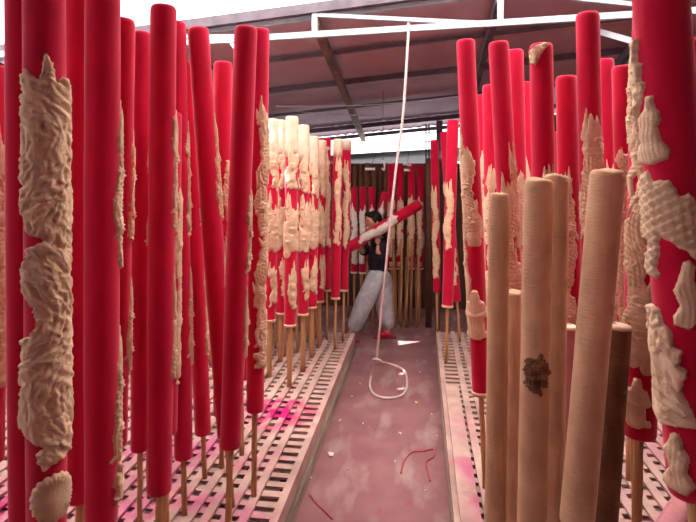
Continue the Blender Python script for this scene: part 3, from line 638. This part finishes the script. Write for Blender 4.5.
# bracketed tubes under the lean-to
for tubes, lb in (((((365, 169), (375, 169)),), 'short white lamp tube above the white-carved sticks of the back row'), ((((403, 163.5), (411, 165)), ((404, 170), (410, 170.5))), 'pair of short white lamp tubes hanging right of the rope')):
    (pa, pb) = tubes[-1]
    root = empty('lamp_fixture', Matrix.Translation(P((pa[0] + pb[0]) / 2, pa[1], 7.3))); tag(root, lb, 'lamp')
    o_ = Vector(root.matrix_world.translation)
    for pa, pb in tubes: MB().tube([P(*pa, 7.3) - o_, P(*pb, 7.3) - o_], .018, 10).build('tube', M['tube'], root, True)
    zt = 2.14 + .0553 * (o_.x + 5)
    MB().tube([Vector((0, 0, .01)), Vector((0, 8.25 - o_.y, zt - o_.z))], .004, 6).build('bracket', M['wiredark'], root)
root = MB().tube(spline([P(383, 160, 7.4), P(384.5, 165, 7.4), P(384, 170, 7.4), P(382, 168, 7.4)], 5), .012, 8).build('white_hook', M['tube'], None, True); tag(root, 'small white hook hanging in the bright gap above the head of the worker', 'hook')
k = P(383, 160, 7.4); MB().tube([k, Vector((k.x, k.y, roofz(k.x, k.y) - .005))], .003, 6).build('string', M['wiredark'], root)
# wires under the roof
for i, (p, q, lb) in enumerate(((P(276, 106, 6.6), P(470, 95, 6.2), 'thin pale wire strung under the roof, the nearer of two'), (P(290, 111, 7.4), P(470, 113, 7.2), 'thin pale wire strung under the roof, the farther of two'))):
    pts = [p.lerp(q, t / 10) - Vector((0, 0, .05 * math.sin(PI * t / 10))) for t in range(11)]
    pts = [Vector((c.x, c.y, min(c.z, roofz(c.x, c.y) - .03))) for c in pts]
    tag(MB().tube(pts, .005, 6).build('roof_wire', M['wire'], None, True), lb, 'wire')

# ------------------------------------------------------------------ rope, cord, scraps
top = P(408.5, 36, 4.97); tz = cz(top.x)
pts = [Vector((top.x, 4.925, tz + .035)), Vector((top.x, 4.925, tz - .06)), P(403, 115, 5.0), P(396.5, 165, 5.05), P(390, 225, 5.1), P(384, 285, 5.2), P(379, 335, 5.3), P(376.5, 361, 5.36)]
loop = [P(376.5, 361, 5.36), PZ(371.5, 375, .06), PZ(370, 387, .012), PZ(376, 395.5, .012), PZ(389, 398, .012), PZ(402, 395, .012), PZ(407, 386, .012), PZ(405, 372, .02), PZ(396, 366, .05), PZ(385, 363, .10), P(376.5, 361, 5.36)]
root = MB().tube(spline(pts, 8), .0115, 8).build('hanging_rope', M['rope'], None, True); tag(root, 'long pale rope hanging from the truss with a loop on the aisle floor', 'rope')
MB().tube(spline(loop, 8), .0115, 8).build('loop', M['rope'], root, True)
k = P(376.5, 361, 5.34); MB().tube(spline([k + Vector((-.03, 0, .01)), k + Vector((.0, -.02, .025)), k + Vector((.04, 0, .0)), k + Vector((.0, .02, -.02)), k + Vector((-.03, 0, .015))], 6), .014, 8).build('knot', M['rope'], root, True)
t0 = Vector((top.x, 4.96, tz)); ring = [t0 + Vector((0, .042 * math.cos(a), .045 * math.sin(a))) for a in np.linspace(0, 2 * PI, 17)]
MB().tube(ring, .011, 8).build('tie', M['rope'], root, True)
o = MB().tube(spline([PZ(401, 473, .006), PZ(404, 461, .006), PZ(412, 452, .006), PZ(424, 451, .006), PZ(433, 449, .006), PZ(434, 456, .006), PZ(426, 462, .006), PZ(428, 472, .006), PZ(430, 481, .006)], 6), .006, 6).build('red_cord', M['cord'], None, True); tag(o, 'thin reddish cord tangled on the aisle floor, nearer than the rope loop', 'cord')
o = MB().tube(spline([PZ(310, 495, .006), PZ(318, 505, .006), PZ(324, 510, .006), PZ(333, 519, .006)], 6), .005, 6).build('red_cord', M['cord'], None, True); tag(o, 'short reddish cord on the floor beside the rack left of the aisle', 'cord')
def scrap(px, py, r, seed, m):
    rng = random.Random(seed); c = PZ(px, py, .004); n = 7; v = []; 
    for k in range(n):
        a = 2 * PI * k / n; q = r * rng.uniform(.6, 1.1); v.append((q * math.cos(a), q * math.sin(a), rng.uniform(0, .012)))
    v += [(x, y, z + .004) for x, y, z in v]
    f = [tuple(reversed(range(n))), tuple(range(n, 2 * n))] + [(k, (k + 1) % n, n + (k + 1) % n, n + k) for k in range(n)]
    o = link('paper_scrap', mesh(v, f, False), m); o.location = c; return o
tag(scrap(331, 455, .03, 1, M['paper']), 'pale curled scrap beside the rack rail left of the aisle', 'scrap')
tag(scrap(416.5, 403, .02, 2, M['leaf']), 'yellowish round scrap near the rope loop', 'scrap')
for i, (px, py, r) in enumerate(((400, 434, .016), (352, 397, .012), (437, 437, .012), (340, 421, .014), (426, 492, .01), (310, 478, .012), (363, 424, .009), (395, 462, .008), (432, 415, .014), (348, 470, .009), (420, 373, .012), (360, 384, .01))):
    tag(scrap(px, py, r, 10 + i, M['paper']), 'tiny pale crumb scattered on the dusty aisle floor', 'scrap', 'crumbs on the aisle floor')

# ------------------------------------------------------------------ the worker
D0 = F * CAMZ / (339.5 - HY); S = D0 / F
org = P(378, 339.5, D0)
person = empty('person', Matrix(((RIGHT.x, FWD.x, 0, org.x), (RIGHT.y, FWD.y, 0, org.y), (0, 0, 1, org.z), (0, 0, 0, 1))))
tag(person, 'person in navy shirt and grey trousers striding with a carved stick', 'person')
def W(px, py, y=0): return Vector(((px - 378) * S, y, (339.5 - py) * S))
def skin(name, nodes, edges, m, parent, sub=2, root_i=0):
    me = bpy.data.meshes.new(name); me.from_pydata([tuple(n[0]) for n in nodes], edges, [])
    o = bpy.data.objects.new(name, me); COL.objects.link(o); me.materials.append(m)
    md = o.modifiers.new('s', 'SKIN'); md.use_smooth_shade = True
    for i, n in enumerate(nodes):
        r = n[1] if isinstance(n[1], tuple) else (n[1], n[1]); me.skin_vertices[0].data[i].radius = r
        me.skin_vertices[0].data[i].use_root = (i == root_i)
    sb = o.modifiers.new('u', 'SUBSURF'); sb.levels = sub; sb.render_levels = sub
    dg = bpy.context.evaluated_depsgraph_get(); dg.update()
    m2 = bpy.data.meshes.new_from_object(o.evaluated_get(dg)); bpy.data.objects.remove(o)
    m2.polygons.foreach_set('use_smooth', [True] * len(m2.polygons))
    if not m2.materials: m2.materials.append(m)
    o = bpy.data.objects.new(name, m2); COL.objects.link(o); o.parent = parent
    return o
hip = W(378.5, 273, 0); chest = W(376.5, 246, .0); neck = W(375, 237, .0)
hipL, kneeL, ankL = W(377, 276, -.07), W(363, 302, -.13), W(352, 328, -.12)      # leading leg, on the viewer's side
hipR, kneeR, ankR = W(382, 276, .07), W(384, 303, .06), W(389, 331, .05)          # trailing leg
shL, elL, haL = W(382.5, 241.5, -.16), W(377, 254.5, -.21), W(377.6, 242.5, -.2)
shR, elR, haR = W(371, 242, .14), W(363.5, 252, .0), W(362, 247.5, -.13)
# body: one continuous skinned figure
nodes = [(hip, (.13, .1)), (W(377.5, 260, 0), (.12, .09)), (chest, (.14, .1)), (W(376, 240, 0), (.10, .07)), (neck, .05), (W(374.3, 231.5, 0), .05),
         (hipL, .09), (kneeL, .058), (ankL, .038), (hipR, .09), (kneeR, .058), (ankR, .038),
         (shL, .055), (elL, .041), (haL, .027), (shR, .055), (elR, .041), (haR, .027),
         (W(373.5, 226, 0), .052), (Vector((ankL.x - .07, ankL.y, .045)), .03), (Vector((ankR.x - .07, ankR.y, .045)), .03)]
edges = [(0, 1), (1, 2), (2, 3), (3, 4), (4, 5), (0, 6), (6, 7), (7, 8), (0, 9), (9, 10), (10, 11), (3, 12), (12, 13), (13, 14), (3, 15), (15, 16), (16, 17), (5, 18), (8, 19), (11, 20)]
body = skin('body', nodes, edges, M['skin'], person)
# head with brow, nose, lips, chin and ears, turned in profile towards the walking direction
bm = bmesh.new(); bm.from_mesh(body.data)
def add_ball(c, r, rot=None, sub=3, fn=None):
    m_ = Matrix.Translation(c) @ (rot or Matrix()) @ Matrix.Diagonal((*r, 1))
    g = bmesh.ops.create_icosphere(bm, subdivisions=sub, radius=1, matrix=m_)
    for q in g['verts']:
        for fc in q.link_faces: fc.smooth = True
    if fn:
        for q in g['verts']: q.co = fn(q.co)
hc = W(373.2, 221.3, 0)
def headshape(q):
    l = q - hc
    if l.z < -.02: l.y *= 1 + .9 * (l.z + .02) / .12 * .6; l.x = l.x * (1 + .25 * (l.z + .02) / .12) - .012 * (-l.z - .02) / .1
    return hc + l
yaw = Matrix.Rotation(.42, 4, 'Z')
add_ball(hc, (.098, .08, .122), yaw, 4, headshape)
def fc(x, y, z): return hc + yaw @ Vector((x, y, z))
add_ball(fc(-.1, 0, -.02), (.02, .013, .016)); add_ball(fc(-.096, 0, .004), (.012, .01, .03)); add_ball(fc(-.083, 0, -.085), (.022, .03, .022))
add_ball(fc(-.088, 0, .03), (.016, .055, .012))
for sg in (-1, 1): add_ball(fc(.012, sg * .079, -.005), (.02, .01, .032))
# hands: palm, four fingers, thumb
def hand(wr, palm_dir, fing_dir, curl_dir, thumb_dir, scale=1):
    me_pts = []
    pd = palm_dir.normalized(); cdv = curl_dir.normalized(); side = pd.cross(cdv).normalized()
    pc = wr + pd * .045 * scale
    add_ball(pc, (.04, .04, .028), Matrix((( pd.x, side.x, cdv.x, 0), (pd.y, side.y, cdv.y, 0), (pd.z, side.z, cdv.z, 0), (0, 0, 0, 1))), 3)
    for k, ln in enumerate((.07, .08, .075, .058)):
        b0 = pc + pd * .03 + side * (-.027 + .018 * k); b1 = b0 + (pd + cdv * .25).normalized() * ln * .45; b2 = b1 + (pd * .5 + cdv).normalized() * ln * .35; b3 = b2 + (cdv - pd * .2).normalized() * ln * .28
        tb = MB().tube([b0, b1, b2, b3], [.0095, .009, .008, .006], 8); tube_in(tb)
    b0 = pc - side * .03 - pd * .015; b1 = b0 - side * .022 + thumb_dir.normalized() * .02; b2 = b1 + (thumb_dir + cdv * .5).normalized() * .03
    tube_in(MB().tube([b0, b1, b2], [.012, .0105, .008], 8))
def tube_in(tb):
    vs = [bm.verts.new(q) for q in tb.v]
    for f_ in tb.f:
        try: bm.faces.new([vs[i] for i in f_]).smooth = True
        except ValueError: pass
hand(haL, Vector((-.1, -.05, .8)), None, Vector((.0, -.25, .75)).cross(Vector((1, 0, 0))) * -1 if False else Vector((-.25, .35, .5)), Vector((-.6, 0, .5)))
hand(haR, Vector((-.1, -.5, .6)), None, Vector((.1, -.7, .5)), Vector((-.7, 0, .2)))
bm.to_mesh(body.data); bm.free()
def lump(name, items, m, parent):
    b = bmesh.new()
    for c, r, rot in items:
        g = bmesh.ops.create_icosphere(b, subdivisions=3, radius=1, matrix=Matrix.Translation(c) @ (rot or Matrix()) @ Matrix.Diagonal((*r, 1)))
    for f_ in b.faces: f_.smooth = True
    me = bpy.data.meshes.new(name); b.to_mesh(me); b.free(); return link(name, me, m, parent)
lump('hair', [(fc(.018, 0, .03), (.1, .092, .108), yaw), (fc(.075, 0, -.02), (.05, .07, .09), yaw), (fc(-.045, -.035, .085), (.055, .05, .04), yaw), (fc(-.045, .035, .085), (.055, .05, .04), yaw),
              (W(384, 230, .02), (.045, .05, .075), None), (W(386, 237.5, .02), (.032, .04, .085), Matrix.Rotation(-.2, 4, 'Y'))], M['hair'], person)
for sg in (-1, 1): lump('eye', [(fc(-.084, sg * .032, .012), (.009, .013, .007), yaw)], M['eye'], person)
lump('lips', [(fc(-.094, 0, -.053), (.009, .02, .008), yaw)], M['lip'], person)
# clothes
skin('shirt', [(W(379, 279, 0), (.17, .13)), (W(377, 262, 0), (.165, .125)), (chest, (.185, .13)), (W(376, 240.5, 0), (.125, .09)), (W(375.3, 237.3, 0), .066),
               (shL, .075), (shL.lerp(elL, 1.0), .068), (shR, .078), (shR.lerp(elR, 1.0), .066), (elL.lerp(haL, .25), .058), (elR.lerp(haR, .25), .056)],
     [(0, 1), (1, 2), (2, 3), (3, 4), (3, 5), (5, 6), (3, 7), (7, 8), (6, 9), (8, 10)], M['navy'], person)
skin('trousers', [(W(378.5, 273, 0), (.155, .125)), (hipL + Vector((-.02, 0, -.05)), .135), (kneeL, .125), (kneeL.lerp(ankL, .6) + Vector((.01, 0, 0)), .11), (ankL + Vector((0, 0, -.02)), .09),
                  (hipR + Vector((.01, 0, -.05)), .135), (kneeR, .125), (kneeR.lerp(ankR, .6), .108), (ankR + Vector((0, 0, .0)), .09), (W(378, 264, 0), (.12, .095))],
     [(9, 0), (0, 1), (1, 2), (2, 3), (3, 4), (0, 5), (5, 6), (6, 7), (7, 8)], M['grey'], person)
for nm, an in (('shoe', ankL), ('shoe', ankR)):
    b = Vector((an.x, an.y, 0)); zb = .005
    o = skin('shoe', [(b + Vector((.045, 0, .055)), .05), (b + Vector((-.03, 0, .055)), .054), (b + Vector((-.11, 0, .042)), .045), (b + Vector((-.16, 0, .034)), .032)], [(0, 1), (1, 2), (2, 3)], M['shoe'], person)
    sole = MB(); 
    ol = [(.1, 0), (.085, .04), (0, .045), (-.1, .052), (-.17, .035), (-.195, 0), (-.17, -.035), (-.1, -.052), (0, -.045), (.085, -.04)]
    sole.v = [(b.x + x, b.y + y, z) for z in (.001, .022) for x, y in ol]; n = len(ol)
    sole.f = [tuple(range(n)), tuple(reversed(range(n, 2 * n)))] + [(k, n + k, n + (k + 1) % n, (k + 1) % n) for k in range(n)]
    sole.build('sole', M['sole'], o)
# the carried stick
b_, t_ = P(333, 257.5, D0 - .24), P(420.5, 203.5, D0 - .24)
ax = (t_ - b_); L = ax.length; root = empty('dragon_incense_stick', frame(b_, t_)); tag(root, 'red and white carved stick carried slantwise on the shoulder of the worker', 'incense stick')
R = .066
link('incense_body', lathe(body_profile(0, L, R), 28, .006, 77), M['red'], root); MB().tube([(0, 0, -.5), (0, 0, .04)], .02, 10).build('bamboo_handle', M['bamboo'], root, True)
rg = random.Random(77)
link('dragon_relief', relief_mesh(lambda U, Z: dragon(U, Z, L, .062, rg, (.32 * L, .72 * L)), R, 0, L, 0, .14, .006, .008, (.2 * L, .9 * L)), M['pale'], root)

# ------------------------------------------------------------------ light
wd = bpy.data.worlds.new('world'); scene.world = wd; wd.use_nodes = True
bg = wd.node_tree.nodes['Background']; bg.inputs[0].default_value = (.93, .97, 1, 1); bg.inputs[1].default_value = 1.2
sl = bpy.data.lights.new('sun', 'SUN'); sl.energy = 10.0; sl.angle = math.radians(.6); sl.color = (1, .95, .86)
so = bpy.data.objects.new('sun', sl); COL.objects.link(so)
so.rotation_euler = Vector((.5, .35, -1)).to_track_quat('-Z', 'Y').to_euler()
vs = scene.view_settings; vs.view_transform = 'Standard'; vs.look = 'None'; vs.gamma = 1; vs.use_curve_mapping = False; vs.exposure = 1.52
scene.cycles.use_denoising = True
scene.cycles.max_bounces = 6; scene.cycles.diffuse_bounces = 4; scene.cycles.sample_clamp_indirect = 6

for i in range(len(SEGS)):
    for j in range(i):
        if SEGS[i][3] or SEGS[j][3]:
            q = segdist(SEGS[i], SEGS[j])
            if q < 0: print('CLOSE %.3f | %s | %s' % (q, SEGS[i][3], SEGS[j][3]))
